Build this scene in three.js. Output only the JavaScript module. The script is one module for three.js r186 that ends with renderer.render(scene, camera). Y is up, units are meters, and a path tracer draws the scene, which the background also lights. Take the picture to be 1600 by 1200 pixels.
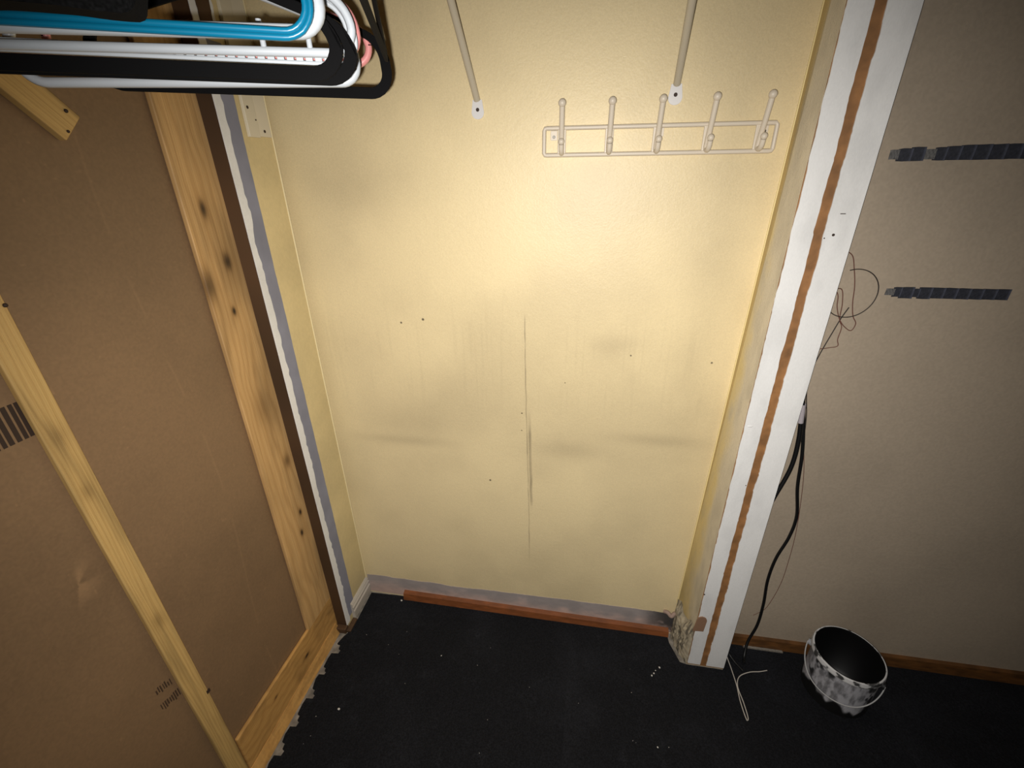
import * as THREE from 'three';
import { RoundedBoxGeometry } from 'three/addons/geometries/RoundedBoxGeometry.js';
import { mergeGeometries } from 'three/addons/utils/BufferGeometryUtils.js';

// ---------------------------------------------------------------- camera, light, exposure
const scene = new THREE.Scene();
scene.background = new THREE.Color(0x000000);
const camera = new THREE.PerspectiveCamera(81.2, 4 / 3, 0.02, 20);
camera.position.set(0, 1.4, 1.072);
camera.rotation.set(-0.43986, 0.17662, -0.01666, 'YXZ');
camera.updateMatrixWorld(true);
scene.add(camera);

const renderer = new THREE.WebGLRenderer({ antialias: true });
renderer.toneMapping = THREE.LinearToneMapping;
renderer.toneMappingExposure = 1.0;
renderer.shadowMap.enabled = true;
renderer.shadowMap.type = THREE.PCFSoftShadowMap;

// the flash of the photographer's phone, about 15 mm left of and below the lens
const flash = new THREE.SpotLight(0xfffaf4, 5.4, 0, THREE.MathUtils.degToRad(67), 1.0, 2);
flash.position.copy(new THREE.Vector3(-0.013, -0.011, 0.0).applyMatrix4(camera.matrixWorld));
flash.target.position.copy(new THREE.Vector3(0.05, -0.14, -1).applyMatrix4(camera.matrixWorld));
flash.castShadow = true;
flash.shadow.mapSize.set(2048, 2048);
flash.shadow.camera.near = 0.05;
flash.shadow.radius = 0.2;
scene.add(flash, flash.target);

// ---------------------------------------------------------------- helpers
let seed = 20240611;
const rnd = () => { seed = (seed * 1664525 + 1013904223) >>> 0; return seed / 4294967296; };
const lerp = (a, b, t) => a + (b - a) * t;
const clamp = (v, a = 0, b = 1) => Math.min(b, Math.max(a, v));
const smooth = (a, b, x) => { const t = clamp((x - a) / (b - a)); return t * t * (3 - 2 * t); };
const hash = (x, y, s) => {
  let h = (Math.imul(x, 374761393) + Math.imul(y, 668265263) + Math.imul(s, 2147483647 - 61)) | 0;
  h = Math.imul(h ^ (h >>> 13), 1274126177); h ^= h >>> 16;
  return (h >>> 0) / 4294967296;
};
const noise = (x, y, s = 0) => {
  const xi = Math.floor(x), yi = Math.floor(y), fx = x - xi, fy = y - yi;
  const u = fx * fx * (3 - 2 * fx), v = fy * fy * (3 - 2 * fy);
  return lerp(lerp(hash(xi, yi, s), hash(xi + 1, yi, s), u), lerp(hash(xi, yi + 1, s), hash(xi + 1, yi + 1, s), u), v);
};
const fbm = (x, y, s = 0, o = 4) => { let a = 0, w = 0.5, t = 0; for (let i = 0; i < o; i++) { a += w * noise(x, y, s + i * 17); t += w; x *= 2.03; y *= 2.03; w *= 0.5; } return a / t; };
function tex(w, h, fn, { srgb = true, repeat = false } = {}) {   // fn(u, v) -> [r, g, b] 0..255
  const d = new Uint8Array(w * h * 4);
  for (let j = 0; j < h; j++) for (let i = 0; i < w; i++) {
    const c = fn((i + 0.5) / w, (j + 0.5) / h), k = (j * w + i) * 4;
    d[k] = clamp(c[0], 0, 255); d[k + 1] = clamp(c[1], 0, 255); d[k + 2] = clamp(c[2], 0, 255); d[k + 3] = 255;
  }
  const t = new THREE.DataTexture(d, w, h, THREE.RGBAFormat);
  if (srgb) t.colorSpace = THREE.SRGBColorSpace;
  t.magFilter = THREE.LinearFilter; t.minFilter = THREE.LinearMipmapLinearFilter; t.generateMipmaps = true;
  if (repeat) t.wrapS = t.wrapT = THREE.RepeatWrapping;
  t.needsUpdate = true;
  return t;
}
const grey = (fn, w = 512, h = 512) => tex(w, h, (u, v) => { const g = 255 * clamp(fn(u, v)); return [g, g, g]; }, { srgb: false, repeat: true });
const mat = (o) => new THREE.MeshStandardMaterial({ roughness: 0.8, ...o });
const names = {};
function numbered(n) { const k = names[n] = (names[n] ?? -1) + 1; return k ? `${n}_${String(k).padStart(3, '0')}` : n; }
function shadowed(o) { o.castShadow = true; o.receiveShadow = true; return o; }
function mesh(name, geo, m, parent = scene) {
  const g = Array.isArray(geo) ? mergeGeometries(geo.map((x) => { const y = x.index ? x.toNonIndexed() : x; for (const k of Object.keys(y.attributes)) if (!['position', 'normal', 'uv'].includes(k)) y.deleteAttribute(k); return y; })) : geo;
  const o = shadowed(new THREE.Mesh(g, m));
  o.name = parent === scene ? numbered(name) : name;
  if (parent !== scene) { const same = parent.children.filter((c) => c.name.replace(/_\d{3}$/, '') === name).length; if (same) o.name = `${name}_${String(same).padStart(3, '0')}`; }
  parent.add(o);
  return o;
}
const structure = (o, name) => { if (name) o.name = name; o.userData.kind = 'structure'; return o; };
function group(name) { const g = new THREE.Group(); g.name = numbered(name); scene.add(g); return g; }
function tag(o, label, category, grp) { o.userData.label = label; o.userData.category = category; if (grp) o.userData.group = grp; return o; }
// uv in metres from positions: the axis pair follows the face normal; long names the axis that runs along u
function metreUV(geo, long = 'x', scaleU = 1, scaleV = 1, offU = 0, offV = 0) {
  const g = geo.index ? geo.toNonIndexed() : geo; g.computeVertexNormals();
  const p = g.attributes.position, n = g.attributes.normal, uv = new Float32Array(p.count * 2);
  const ax = { x: 0, y: 1, z: 2 }, L = ax[long];
  for (let i = 0; i < p.count; i++) {
    const P = [p.getX(i), p.getY(i), p.getZ(i)], N = [Math.abs(n.getX(i)), Math.abs(n.getY(i)), Math.abs(n.getZ(i))];
    let d = N.indexOf(Math.max(...N)); let u = L, v;
    if (d === L) { u = (L + 1) % 3; v = (L + 2) % 3; } else v = 3 - L - d;
    uv[2 * i] = (P[u] + offU) * scaleU; uv[2 * i + 1] = (P[v] + offV) * scaleV;
  }
  g.setAttribute('uv', new THREE.BufferAttribute(uv, 2));
  return g;
}
// a box between two corners with eased edges
function box(x0, y0, z0, x1, y1, z1, r = 0) {
  const w = x1 - x0, h = y1 - y0, d = z1 - z0;
  const g = r ? new RoundedBoxGeometry(w, h, d, 2, Math.min(r, w / 2.01, h / 2.01, d / 2.01)) : new THREE.BoxGeometry(w, h, d);
  g.translate((x0 + x1) / 2, (y0 + y1) / 2, (z0 + z1) / 2);
  return g;
}
// a hexahedron from eight corners: bottom a b c d (counter-clockwise from above), then top
function hexa(b, t) {
  const v = [...b, ...t], f = [[0, 1, 5, 4], [1, 2, 6, 5], [2, 3, 7, 6], [3, 0, 4, 7], [4, 5, 6, 7], [3, 2, 1, 0]];
  const pos = [];
  for (const [a, q, c, d] of f) for (const k of [a, q, c, a, c, d]) pos.push(...v[k]);
  const g = new THREE.BufferGeometry();
  g.setAttribute('position', new THREE.Float32BufferAttribute(pos, 3));
  g.computeVertexNormals();
  g.setAttribute('uv', new THREE.Float32BufferAttribute(new Float32Array(pos.length / 3 * 2), 2));
  return g;
}
const V = (x, y, z = 0) => new THREE.Vector3(x, y, z);
function tube(pts, r, seg = 64, closed = false, rad = 8) {
  return new THREE.TubeGeometry(new THREE.CatmullRomCurve3(pts.map((p) => (p.isVector3 ? p : V(...p))), closed, 'centripetal'), seg, r, rad, closed);
}
function rod(a, b, r, rad = 12) { return new THREE.TubeGeometry(new THREE.LineCurve3(V(...a), V(...b)), 1, r, rad); }
function ball(p, r, s = 14) { const g = new THREE.SphereGeometry(r, s, Math.ceil(s * 0.7)); g.translate(...p); return g; }
// polygon with rounded corners, sampled
function rounded(pts, rads, step = 7) {
  const out = [], n = pts.length;
  for (let i = 0; i < n; i++) {
    const p = pts[i], a = pts[(i + n - 1) % n], b = pts[(i + 1) % n], r = rads[i];
    const da = a.clone().sub(p).normalize(), db = b.clone().sub(p).normalize();
    const half = Math.acos(clamp(da.dot(db), -1, 1)) / 2, t = r / Math.tan(half);
    const c = p.clone().add(da.clone().add(db).normalize().multiplyScalar(r / Math.sin(half)));
    const s = p.clone().addScaledVector(da, t), e = p.clone().addScaledVector(db, t);
    for (let k = 0; k <= step; k++) { const q = s.clone().lerp(e, k / step).sub(c).setLength(r).add(c); out.push(q); }
  }
  return out;
}
function loopCurve(points) {           // closed curve through straight runs and rounded corners
  const c = new THREE.CurvePath();
  for (let i = 0; i < points.length; i++) c.add(new THREE.LineCurve3(points[i], points[(i + 1) % points.length]));
  c.getPoint = function (t) { const d = t * this.getLength(), L = this.getCurveLengths(); let i = 0; while (i < L.length - 1 && L[i] < d) i++; const s = this.curves[i].getLength(); return this.curves[i].getPointAt(s ? clamp(1 - (L[i] - d) / s) : 0); };
  return c;
}
// strip with ragged long sides in the (u, v) plane, v along its length, extruded by t
function ragged(u0, u1, v0, v1, { amp0 = 0.001, amp1 = 0.001, n = 160, s = 1, t = 0.0012, freq = 60, lean0 = 0, lean1 = 0 } = {}) {
  const sh = new THREE.Shape();
  const R = (k, salt, amp) => { const v = lerp(v0, v1, k / n); return amp * (2.4 * (fbm(v * freq, salt, s, 3) - 0.5) + 0.9 * (noise(v * freq * 6, salt, s + 5) - 0.5)); };
  for (let k = 0; k <= n; k++) { const v = lerp(v0, v1, k / n), u = u0 + lean0 * (v - v0) + R(k, 1.5, amp0); k ? sh.lineTo(u, v) : sh.moveTo(u, v); }
  for (let k = n; k >= 0; k--) { const v = lerp(v0, v1, k / n), u = u1 + lean1 * (v - v0) + R(k, 9.5, amp1); sh.lineTo(u, v); }
  return new THREE.ExtrudeGeometry(sh, { depth: t, bevelEnabled: false });
}

// ---------------------------------------------------------------- materials
// cream-yellow wall paint with scuffs, rub marks, hairline crack
const WX0 = -0.78, WX1 = 0.42, WH = 2.4;
const blob = (x, y, cx, cy, rx, ry) => Math.exp(-(((x - cx) / rx) ** 2 + ((y - cy) / ry) ** 2));
const yellowMap = tex(1024, 2048, (u, v) => {
  const x = lerp(WX0, WX1, u), y = v * WH;
  const m = fbm(x * 4, y * 4, 3, 4), f = noise(x * 700, y * 700, 8), st = noise(x * 160, y * 6, 21);
  let r = 231, g = 212, b = 166;
  let dirtAndTone = 0.02 + 0.07 * smooth(0.3, 0.85, m);
  dirtAndTone += 0.07 * blob(x, y, -0.53, 0.68, 0.13, 0.016) + 0.05 * blob(x, y, -0.50, 0.74, 0.16, 0.06) + 0.07 * blob(x, y, 0.20, 0.745, 0.12, 0.018) + 0.06 * blob(x, y, -0.58, 1.38, 0.09, 0.06);
  dirtAndTone += 0.07 * blob(x, y, -0.35, 0.80, 0.22, 0.10) + 0.06 * blob(x, y, 0.06, 1.01, 0.05, 0.03) + 0.07 * blob(x, y, -0.03, 0.69, 0.09, 0.03) + 0.05 * blob(x, y, 0.27, 1.2, 0.06, 0.4);
  dirtAndTone += 0.08 * blob(x, y, -0.745, 1.2, 0.03, 1.0);  // slightly darker towards the left corner
  dirtAndTone += 0.015 * smooth(0.6, 0.9, st) * smooth(0.75, 0.9, y) * smooth(1.2, 1.0, y);
  // hairline crack and the rub beside it
  const cx = -0.156 + 0.012 * smooth(1.08, 0.3, y) + 0.0016 * (noise(y * 26, 1, 4) - 0.5);
  const on = smooth(0.22, 0.36, y) * smooth(1.09, 1.05, y);
  dirtAndTone += on * 0.20 * smooth(0.0022, 0.0008, Math.abs(x - cx)) * (0.35 + 0.65 * noise(y * 40, 2, 6));
  dirtAndTone += 0.19 * smooth(0.006, 0.001, Math.abs(x - cx - 0.008)) * smooth(0.44, 0.55, y) * smooth(0.83, 0.72, y) * (0.5 + noise(y * 30, 5, 2));
  // small curved scratch low on the right
  const sx = x - 0.215, sy = y - 0.41; dirtAndTone += 0.22 * smooth(0.0022, 0.0006, Math.abs(Math.hypot(sx - 0.06, sy - 0.05) - 0.06)) * smooth(0.02, -0.005, sx) * smooth(0.01, -0.01, sy);
  // pin holes
  for (const [px, py, pr] of [[-0.4856, 1.0475, 0.004], [-0.4242, 1.0585, 0.005], [-0.263, 0.562, 0.0045], [0.302, 0.976, 0.0035], [-0.165, 0.80, 0.003], [-0.166, 0.745, 0.0025], [0.11, 0.985, 0.003], [-0.05, 0.9, 0.002]])
    dirtAndTone += 0.55 * smooth(pr * 0.9, pr * 0.3, Math.hypot(x - px, y - py));
  dirtAndTone += 0.05 * (f - 0.5);
  const k = clamp(1 - dirtAndTone, 0.05, 1.1), g2 = clamp(dirtAndTone * 2.2);
  return [r * k, g * k * lerp(1, 0.985, g2), lerp(b * k, r * k * 0.70, g2 * 0.35)];
});
const rollerBump = grey((u, v) => 0.5 * fbm(u * 40, v * 40, 11, 3) + 0.5 * fbm(u * 150, v * 150, 12, 2));
rollerBump.repeat.set(3, 6);
const yellowPaint = mat({ map: yellowMap, roughness: 0.48, bumpMap: rollerBump, bumpScale: 0.0004 });
const yellowPlain = (() => {
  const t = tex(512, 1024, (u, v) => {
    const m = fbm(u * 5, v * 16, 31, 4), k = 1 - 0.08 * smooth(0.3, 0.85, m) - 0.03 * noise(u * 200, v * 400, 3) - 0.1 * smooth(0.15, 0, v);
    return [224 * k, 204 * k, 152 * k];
  });
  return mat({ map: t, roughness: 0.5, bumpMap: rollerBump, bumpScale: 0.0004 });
})();
const dirtyCream = mat({ roughness: 0.6, bumpMap: rollerBump, bumpScale: 0.0006, map: tex(256, 2048, (u, v) => {
  const m = fbm(u * 4, v * 30, 37, 4), k = 1 - 0.09 * smooth(0.3, 0.85, m) - 0.2 * smooth(0.2, 0, v) * fbm(u * 9, v * 70, 3, 3);
  const cream = smooth(0.25, 0.75, u + 0.5 * (m - 0.5));
  return [lerp(206, 205, cream) * k, lerp(182, 192, cream) * k, lerp(122, 164, cream) * k];
}) });
const beigePaint = mat({ roughness: 0.62, bumpMap: rollerBump, bumpScale: 0.0003, map: tex(1024, 1024, (u, v) => {
  const m = fbm(u * 8, v * 10, 41, 4), k = 1 - 0.06 * smooth(0.3, 0.85, m) - 0.05 * noise(u * 500, v * 600, 5);
  return [178 * k, 163 * k, 143 * k];
}) });
const whitePaint = mat({ roughness: 0.5, map: tex(128, 1024, (u, v) => {
  const k = 1 - 0.05 * smooth(0.4, 0.85, fbm(u * 3, v * 24, 51, 4)) - 0.03 * noise(u * 100, v * 800, 2);
  return [232 * k, 232 * k, 230 * k];
}) });
const greyPaint = mat({ roughness: 0.7, map: tex(256, 1024, (u, v) => {
  const k = 1 - 0.14 * fbm(u * 6, v * 40, 61, 4);
  return [142 * k, 144 * k, 160 * k];
}, { repeat: true }) });
const stripMap = tex(1024, 128, (u, v) => {           // bared band at the foot of the back wall: lavender grey, pinkish low, sooty right end
  const m = fbm(u * 30, v * 4, 63, 4), p = smooth(0.75, 0.15, v + 0.5 * (m - 0.5)), soot = smooth(0.89, 0.985, u) * smooth(0.25, 0.65, fbm(u * 26, v * 4, 66, 4) + 0.16);
  const k = (1 - 0.14 * m) * (1 - 0.6 * soot);
  return [lerp(170, 202, p) * k, lerp(160, 174, p) * k, lerp(156, 162, p) * k];
});
const barePlaster = mat({ map: stripMap, roughness: 0.85 });
function pineMap(w, h, s, knots, tone = [205, 160, 98]) {   // u across the strip of board, v along it
  return tex(w, h, (u, v) => {
    let wob = 0, dark = 0, hole = 0;
    for (const [ku, kv, kr, kd, ar] of knots) {
      const dx = (u - ku) * ar, dy = v - kv, d = Math.hypot(dx, dy * 0.55);
      wob += 0.5 * kr * 8 * Math.exp(-((d / (kr * 2.6)) ** 2)) * Math.sign(dx || 1);
      dark += kd * Math.exp(-((d / kr) ** 2)); hole += kd * 0.5 * Math.exp(-((d / (kr * 2.4)) ** 2));
    }
    const gx = u * 7 + wob * 3 + 0.8 * (fbm(u * 2, v * 9, s, 3) - 0.5) * 4;
    const ring = 0.5 + 0.5 * Math.sin(gx * 5.2 + 2 * fbm(v * 14, u * 3, s + 9, 2));
    const fine = noise(u * 120, v * 26, s + 3), bl = fbm(u * 3, v * 12, s + 5, 4);
    const k = 1 - 0.06 * ring * ring - 0.07 * fine - 0.14 * smooth(0.35, 0.85, bl) - 0.65 * clamp(dark) - 0.16 * clamp(hole);
    const warm = clamp(dark + hole * 0.6 + 0.25 * ring);
    return [tone[0] * k, tone[1] * k * lerp(1, 0.93, warm), tone[2] * k * lerp(1, 0.82, warm)];
  }, { repeat: true });
}
const woodBump = grey((u, v) => 0.6 * noise(u * 60, v * 8, 71) + 0.4 * noise(u * 200, v * 30, 72));
const pineStud = mat({ roughness: 0.62, bumpMap: woodBump, bumpScale: 0.0004, map: pineMap(256, 2048, 81, [[0.45, 0.640, 0.0042, 0.8, 0.06], [0.66, 0.588, 0.0045, 0.7, 0.06], [0.50, 0.538, 0.0022, 1, 0.06], [0.06, 0.57, 0.008, 0.6, 0.06], [0.76, 0.335, 0.0050, 0.45, 0.06], [0.74, 0.252, 0.0022, 0.9, 0.06], [0.62, 0.222, 0.0024, 0.9, 0.06], [0.5, 0.42, 0.012, 0.22, 0.06]], [208, 167, 110]) });
const pineSlim = mat({ roughness: 0.66, bumpMap: woodBump, bumpScale: 0.0004, map: pineMap(128, 2048, 91, [[0.5, 0.50, 0.005, 0.16, 0.0186], [0.45, 0.45, 0.004, 0.2, 0.0186], [0.5, 0.30, 0.005, 0.2, 0.0186]], [206, 170, 106]) });
const pinePlate = mat({ roughness: 0.7, bumpMap: woodBump, bumpScale: 0.0005, map: pineMap(256, 1024, 95, [[0.55, 0.52, 0.008, 0.9, 0.27], [0.7, 0.75, 0.006, 0.6, 0.27]], [204, 156, 88]) });
const darkWood = mat({ roughness: 0.6, map: tex(128, 1024, (u, v) => { const k = 0.7 + 0.5 * fbm(u * 8, v * 60, 101, 4); return [80 * k, 57 * k, 36 * k]; }) });
const brownWood = mat({ roughness: 0.6, map: tex(128, 2048, (u, v) => { const k = 0.72 + 0.42 * fbm(u * 8, v * 110, 105, 4); return [152 * k, 108 * k, 66 * k]; }) });
const redBatten = mat({ roughness: 0.5, map: tex(2048, 128, (u, v) => { const k = 0.75 + 0.35 * fbm(u * 30, v * 8, 111, 4); return [134 * k, 78 * k, 42 * k]; }) });
const brownSkirting = mat({ roughness: 0.5, map: tex(2048, 128, (u, v) => { const k = 0.62 + 0.55 * fbm(u * 60, v * 6, 115, 4); return [112 * k, 74 * k, 38 * k]; }) });
const hardboard = mat({ roughness: 0.55, bumpMap: grey((u, v) => fbm(u * 120, v * 120, 121, 3)), bumpScale: 0.0003, map: tex(1024, 1024, (u, v) => {
  const m = fbm(u * 9, v * 9, 123, 4), f = noise(u * 900, v * 900, 125);
  let k = 0.96 - 0.10 * smooth(0.3, 0.85, m) + 0.08 * (f - 0.5);
  // pale scuffs: a long rub line and a star-shaped crease
  k += 0.06 * smooth(0.0016, 0.0, Math.abs(u - 0.165 - 0.008 * Math.sin(v * 14))) * smooth(0.4, 0.7, noise(v * 30, 3, 5));
  const a = Math.hypot(u - 0.283, v - 0.335); k += 0.20 * smooth(0.022, 0.0, a) * smooth(0.45, 0.8, noise(Math.atan2(v - 0.335, u - 0.283) * 3, a * 10, 7));
  const fleck = smooth(0.95, 0.99, noise(u * 260, v * 260, 128)); k += 0.10 * fleck;
  return [136 * k, 108 * k, 78 * k];
}) });
const carpetTex = tex(1024, 1024, (u, v) => {
  const f = noise(u * 420, v * 420, 131), m = fbm(u * 6, v * 6, 133, 4), dust = smooth(0.62, 0.9, fbm(u * 17, v * 17, 137, 4));
  const k = 17 + 14 * f + 7 * smooth(0.4, 0.85, m) + 8 * dust * f;
  return [k * 0.97, k, k * 1.12];
}, { repeat: true });
const carpetBump = grey((u, v) => 0.7 * noise(u * 300, v * 300, 141) + 0.3 * fbm(u * 40, v * 40, 143, 3));
const carpet = new THREE.MeshPhysicalMaterial({ map: carpetTex, roughness: 1, specularIntensity: 0.3, bumpMap: carpetBump, bumpScale: 0.002 });
const underfloor = mat({ roughness: 0.9, map: tex(512, 512, (u, v) => { const k = 0.55 + 0.6 * fbm(u * 60, v * 60, 151, 4); return [150 * k, 142 * k, 130 * k]; }, { repeat: true }) });
const dimWall = mat({ color: 0x8a8478, roughness: 0.9 });
const steel = mat({ color: 0x55534f, roughness: 0.35, metalness: 0.9 });
const rackWhite = mat({ color: 0xcfc4b2, roughness: 0.42 });
const strutPaint = mat({ color: 0xb9b09c, roughness: 0.38 });
const footPlate = mat({ color: 0xd8d6d4, roughness: 0.35 });
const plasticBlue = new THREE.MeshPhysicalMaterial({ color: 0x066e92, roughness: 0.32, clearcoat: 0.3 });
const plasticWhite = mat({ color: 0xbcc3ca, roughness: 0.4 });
const plasticPink = mat({ color: 0xd58c8a, roughness: 0.4 });
const velvet = new THREE.MeshPhysicalMaterial({ color: 0x0c0c0d, roughness: 1, specularIntensity: 0.25 });
const cloth = new THREE.MeshPhysicalMaterial({ roughness: 1, specularIntensity: 0.2, map: tex(512, 512, (u, v) => { const k = 8 + 16 * noise(u * 200, v * 200, 161); return [k, k * 1.02, k * 1.05]; }, { repeat: true }) });
const tapeMat = mat({ roughness: 0.55, map: tex(128, 128, (u, v) => { const k = 0.75 + 0.5 * fbm(u * 7, v * 7, 171, 4) + 0.5 * smooth(0.76, 0.94, u + 0.12 * (fbm(v * 6, 1, 172, 2) - 0.5)); return [46 * k, 48 * k, 56 * k]; }) });  // paler right edge: the gloss of each piece is painted into its colour
const tapePale = mat({ roughness: 0.6, map: tex(128, 128, (u, v) => { const k = 0.65 + 0.7 * fbm(u * 9, v * 9, 173, 4); return [96 * k, 95 * k, 94 * k]; }) });
const cableBlack = mat({ color: 0x0b0b0c, roughness: 0.5 });
const wireCopper = mat({ color: 0x6a4236, roughness: 0.6 });
const wireDark = mat({ color: 0x2c2622, roughness: 0.6 });
const wireWhite = mat({ color: 0xb9b2a8, roughness: 0.5 });
const printInk = mat({ color: 0x33241a, roughness: 0.7 });
const flakeWhite = mat({ color: 0xc9c6bf, roughness: 0.8 });

// ---------------------------------------------------------------- room shell
{
  const f = structure(mesh('floor', metreUV(box(-1.0, -0.1, -0.14, 2.3, 0, 2.6), 'x', 1, 1), underfloor), 'floor');
  structure(mesh('ceiling', box(-1.0, 2.4, -0.14, 2.3, 2.5, 2.6), dimWall), 'ceiling');
  // alcove back wall
  const g = box(-0.9, 0, -0.12, 0.40, WH, 0);
  { const p = g.attributes.position, uv = g.attributes.uv; for (let i = 0; i < p.count; i++) uv.setXY(i, (p.getX(i) - WX0) / (WX1 - WX0), p.getY(i) / WH); }
  const wb = structure(mesh('wall_back', g, yellowPaint), 'wall_back');
  // bared band along its foot, with a ragged upper edge
  const sh = new THREE.Shape(); sh.moveTo(-0.7385, 0.006);
  const N = 200; const x0 = -0.7385, x1 = 0.333;
  sh.lineTo(x1, 0.006);
  for (let k = N; k >= 0; k--) { const x = lerp(x0, x1, k / N); sh.lineTo(x, 0.089 + 0.0022 * (noise(x * 30, 0.5, 7) - 0.5) * 2 + 0.0016 * (noise(x * 160, 0.5, 9) - 0.5) + 0.006 * smooth(-0.3, 0.1, x) - 0.004 * smooth(-0.3, -0.36, x) * smooth(-0.5, -0.4, x)); }
  const band = new THREE.ExtrudeGeometry(sh, { depth: 0.0015, bevelEnabled: false });
  { const p = band.attributes.position, uv = band.attributes.uv; for (let i = 0; i < p.count; i++) uv.setXY(i, (p.getX(i) - x0) / (x1 - x0), p.getY(i) / 0.1); }
  mesh('bare_plaster_band', band, barePlaster, wb);
  // left paint ridge; right pale bead added to imitate the return face catching light
  mesh('ridge_and_lit_edge', [tube([[-0.7445, 0.075, 0.0015], [-0.745, 0.8, 0.0015], [-0.7445, 1.6, 0.0015], [-0.745, 2.39, 0.0015]], 0.0022, 60, false, 6)], mat({ color: 0xe6d6a8, roughness: 0.5 }), wb);
  mesh('ridge_and_lit_edge', [tube([[0.3345, 0.15, 0.0015], [0.352, 0.8, 0.0015], [0.3725, 1.6, 0.0015], [0.3925, 2.39, 0.0015]], 0.0024, 60, false, 6)], mat({ color: 0xe6d49a, roughness: 0.5 }), wb);
  // side wall of the next bay, in the same plane, beige
  const gs = box(0.40, 0, -0.12, 2.3, WH, -0.002);
  { const p = gs.attributes.position, uv = gs.attributes.uv; for (let i = 0; i < p.count; i++) uv.setXY(i, (p.getX(i) - 0.4) / 1.9, p.getY(i) / WH); }
  structure(mesh('wall_side', gs, beigePaint), 'wall_side');
  structure(mesh('wall_far_right', box(2.2, 0, -0.002, 2.3, WH, 2.6), dimWall), 'wall_far_right');
  structure(mesh('wall_rear', box(-1.0, 0, 2.5, 2.2, WH, 2.6), dimWall), 'wall_rear');
}

// alcove's short left wall: yellow face, grey and white paint bands at its outer edge, dark bare end board
{
  const lw = new THREE.Group(); lw.name = 'wall_alcove_left'; scene.add(lw); structure(lw);
  const g = box(-0.90, 0, 0, -0.746, WH, 0.150);
  { const p = g.attributes.position, uv = g.attributes.uv; for (let i = 0; i < p.count; i++) uv.setXY(i, 0.1 + p.getZ(i) * 0.9, p.getY(i) / WH); }
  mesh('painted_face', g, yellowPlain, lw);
  mesh('bare_end_board', metreUV(box(-0.90, 0, 0.150, -0.7475, WH, 0.157), 'y', 0.4, 6), darkWood, lw);
  // paint bands live on the +x face: (u, v) = (z, y)
  const put = (geo) => { geo.rotateY(-Math.PI / 2); geo.scale(1, 1, 1); return geo; };
  const band = (z0, z1, y0, y1, o) => { const q = ragged(z0, z1, y0, y1, o); const p = q.attributes.position; for (let i = 0; i < p.count; i++) { const u = p.getX(i), v = p.getY(i), w = p.getZ(i); p.setXYZ(i, -0.746 + w, v, u); } const ix = q.index; q.computeVertexNormals(); const uv = q.attributes.uv; for (let i = 0; i < p.count; i++) uv.setXY(i, p.getZ(i) * 4, p.getY(i) * 0.5); return q; };
  mesh('grey_paint_band', band(0.097, 0.142, 0.035, 1.640, { amp0: 0.0013, amp1: 0.002, s: 4, t: 0.0008, freq: 16, lean0: 0.001 }), greyPaint, lw);
  mesh('white_paint_edge', band(0.1375, 0.158, 0.02, 1.66, { amp0: 0.0060, amp1: 0.0004, s: 9, t: 0.0020, freq: 15, n: 320 }), whitePaint, lw);
  mesh('white_paint_head', band(0.100, 0.158, 1.655, 1.95, { amp0: 0.002, amp1: 0.0004, s: 12, t: 0.0018, freq: 20 }), whitePaint, lw);
  const chip = band(0.108, 0.142, 1.665, 1.80, { amp0: 0.003, amp1: 0.003, s: 14, t: 0.0030, freq: 30, n: 40 }); mesh('bare_wood_chip', chip, darkWood, lw);
}
// moulded white skirting on that wall
{
  const sh = new THREE.Shape(); const pr = [[0, 0.006], [0.012, 0.006], [0.012, 0.036], [0.0085, 0.040], [0.0085, 0.045], [0.0105, 0.047], [0.0105, 0.053], [0.006, 0.057], [0.006, 0.061], [0.008, 0.063], [0.004, 0.070], [0, 0.071]];
  pr.forEach(([x, y], i) => (i ? sh.lineTo(x, y) : sh.moveTo(x, y)));
  const g = new THREE.ExtrudeGeometry(sh, { depth: 0.117, bevelEnabled: false }); g.translate(-0.746, 0.004, 0.0015);
  const m = mat({ roughness: 0.5, map: tex(256, 64, (u, v) => { const k = 1 - 0.2 * fbm(u * 20, v * 6, 181, 4); return [205 * k, 196 * k, 182 * k]; }, { repeat: true }) });
  structure(mesh('baseboard_alcove_left', g, m), 'baseboard_alcove_left');
  // dark splintered wood stub left under the end of the wall
  const stub = box(-0.90, 0.0, 0.157, -0.742, 0.022, 0.176, 0.003); 
  structure(mesh('trim_1', [metreUV(stub, 'x', 6, 1), metreUV(box(-0.745, 0, 0.12, -0.728, 0.012, 0.17, 0.003), 'z', 6, 1)], darkWood), 'trim_1');
}
// red-brown batten along the foot of the back wall
{
  const g = hexa([[-0.600, 0.004, 0.0205], [0.322, 0.004, 0.0205], [0.322, 0.004, 0.0016], [-0.600, 0.004, 0.0016]], [[-0.600, 0.031, 0.0155], [0.322, 0.024, 0.0155], [0.322, 0.028, 0.0016], [-0.600, 0.035, 0.0016]]);
  const p = g.attributes.position, uv = g.attributes.uv; for (let i = 0; i < p.count; i++) uv.setXY(i, (p.getX(i) + 0.6) / 0.922, p.getY(i) * 20 + p.getZ(i) * 20);
  structure(mesh('baseboard_back', g, redBatten), 'baseboard_back');
}
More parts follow.
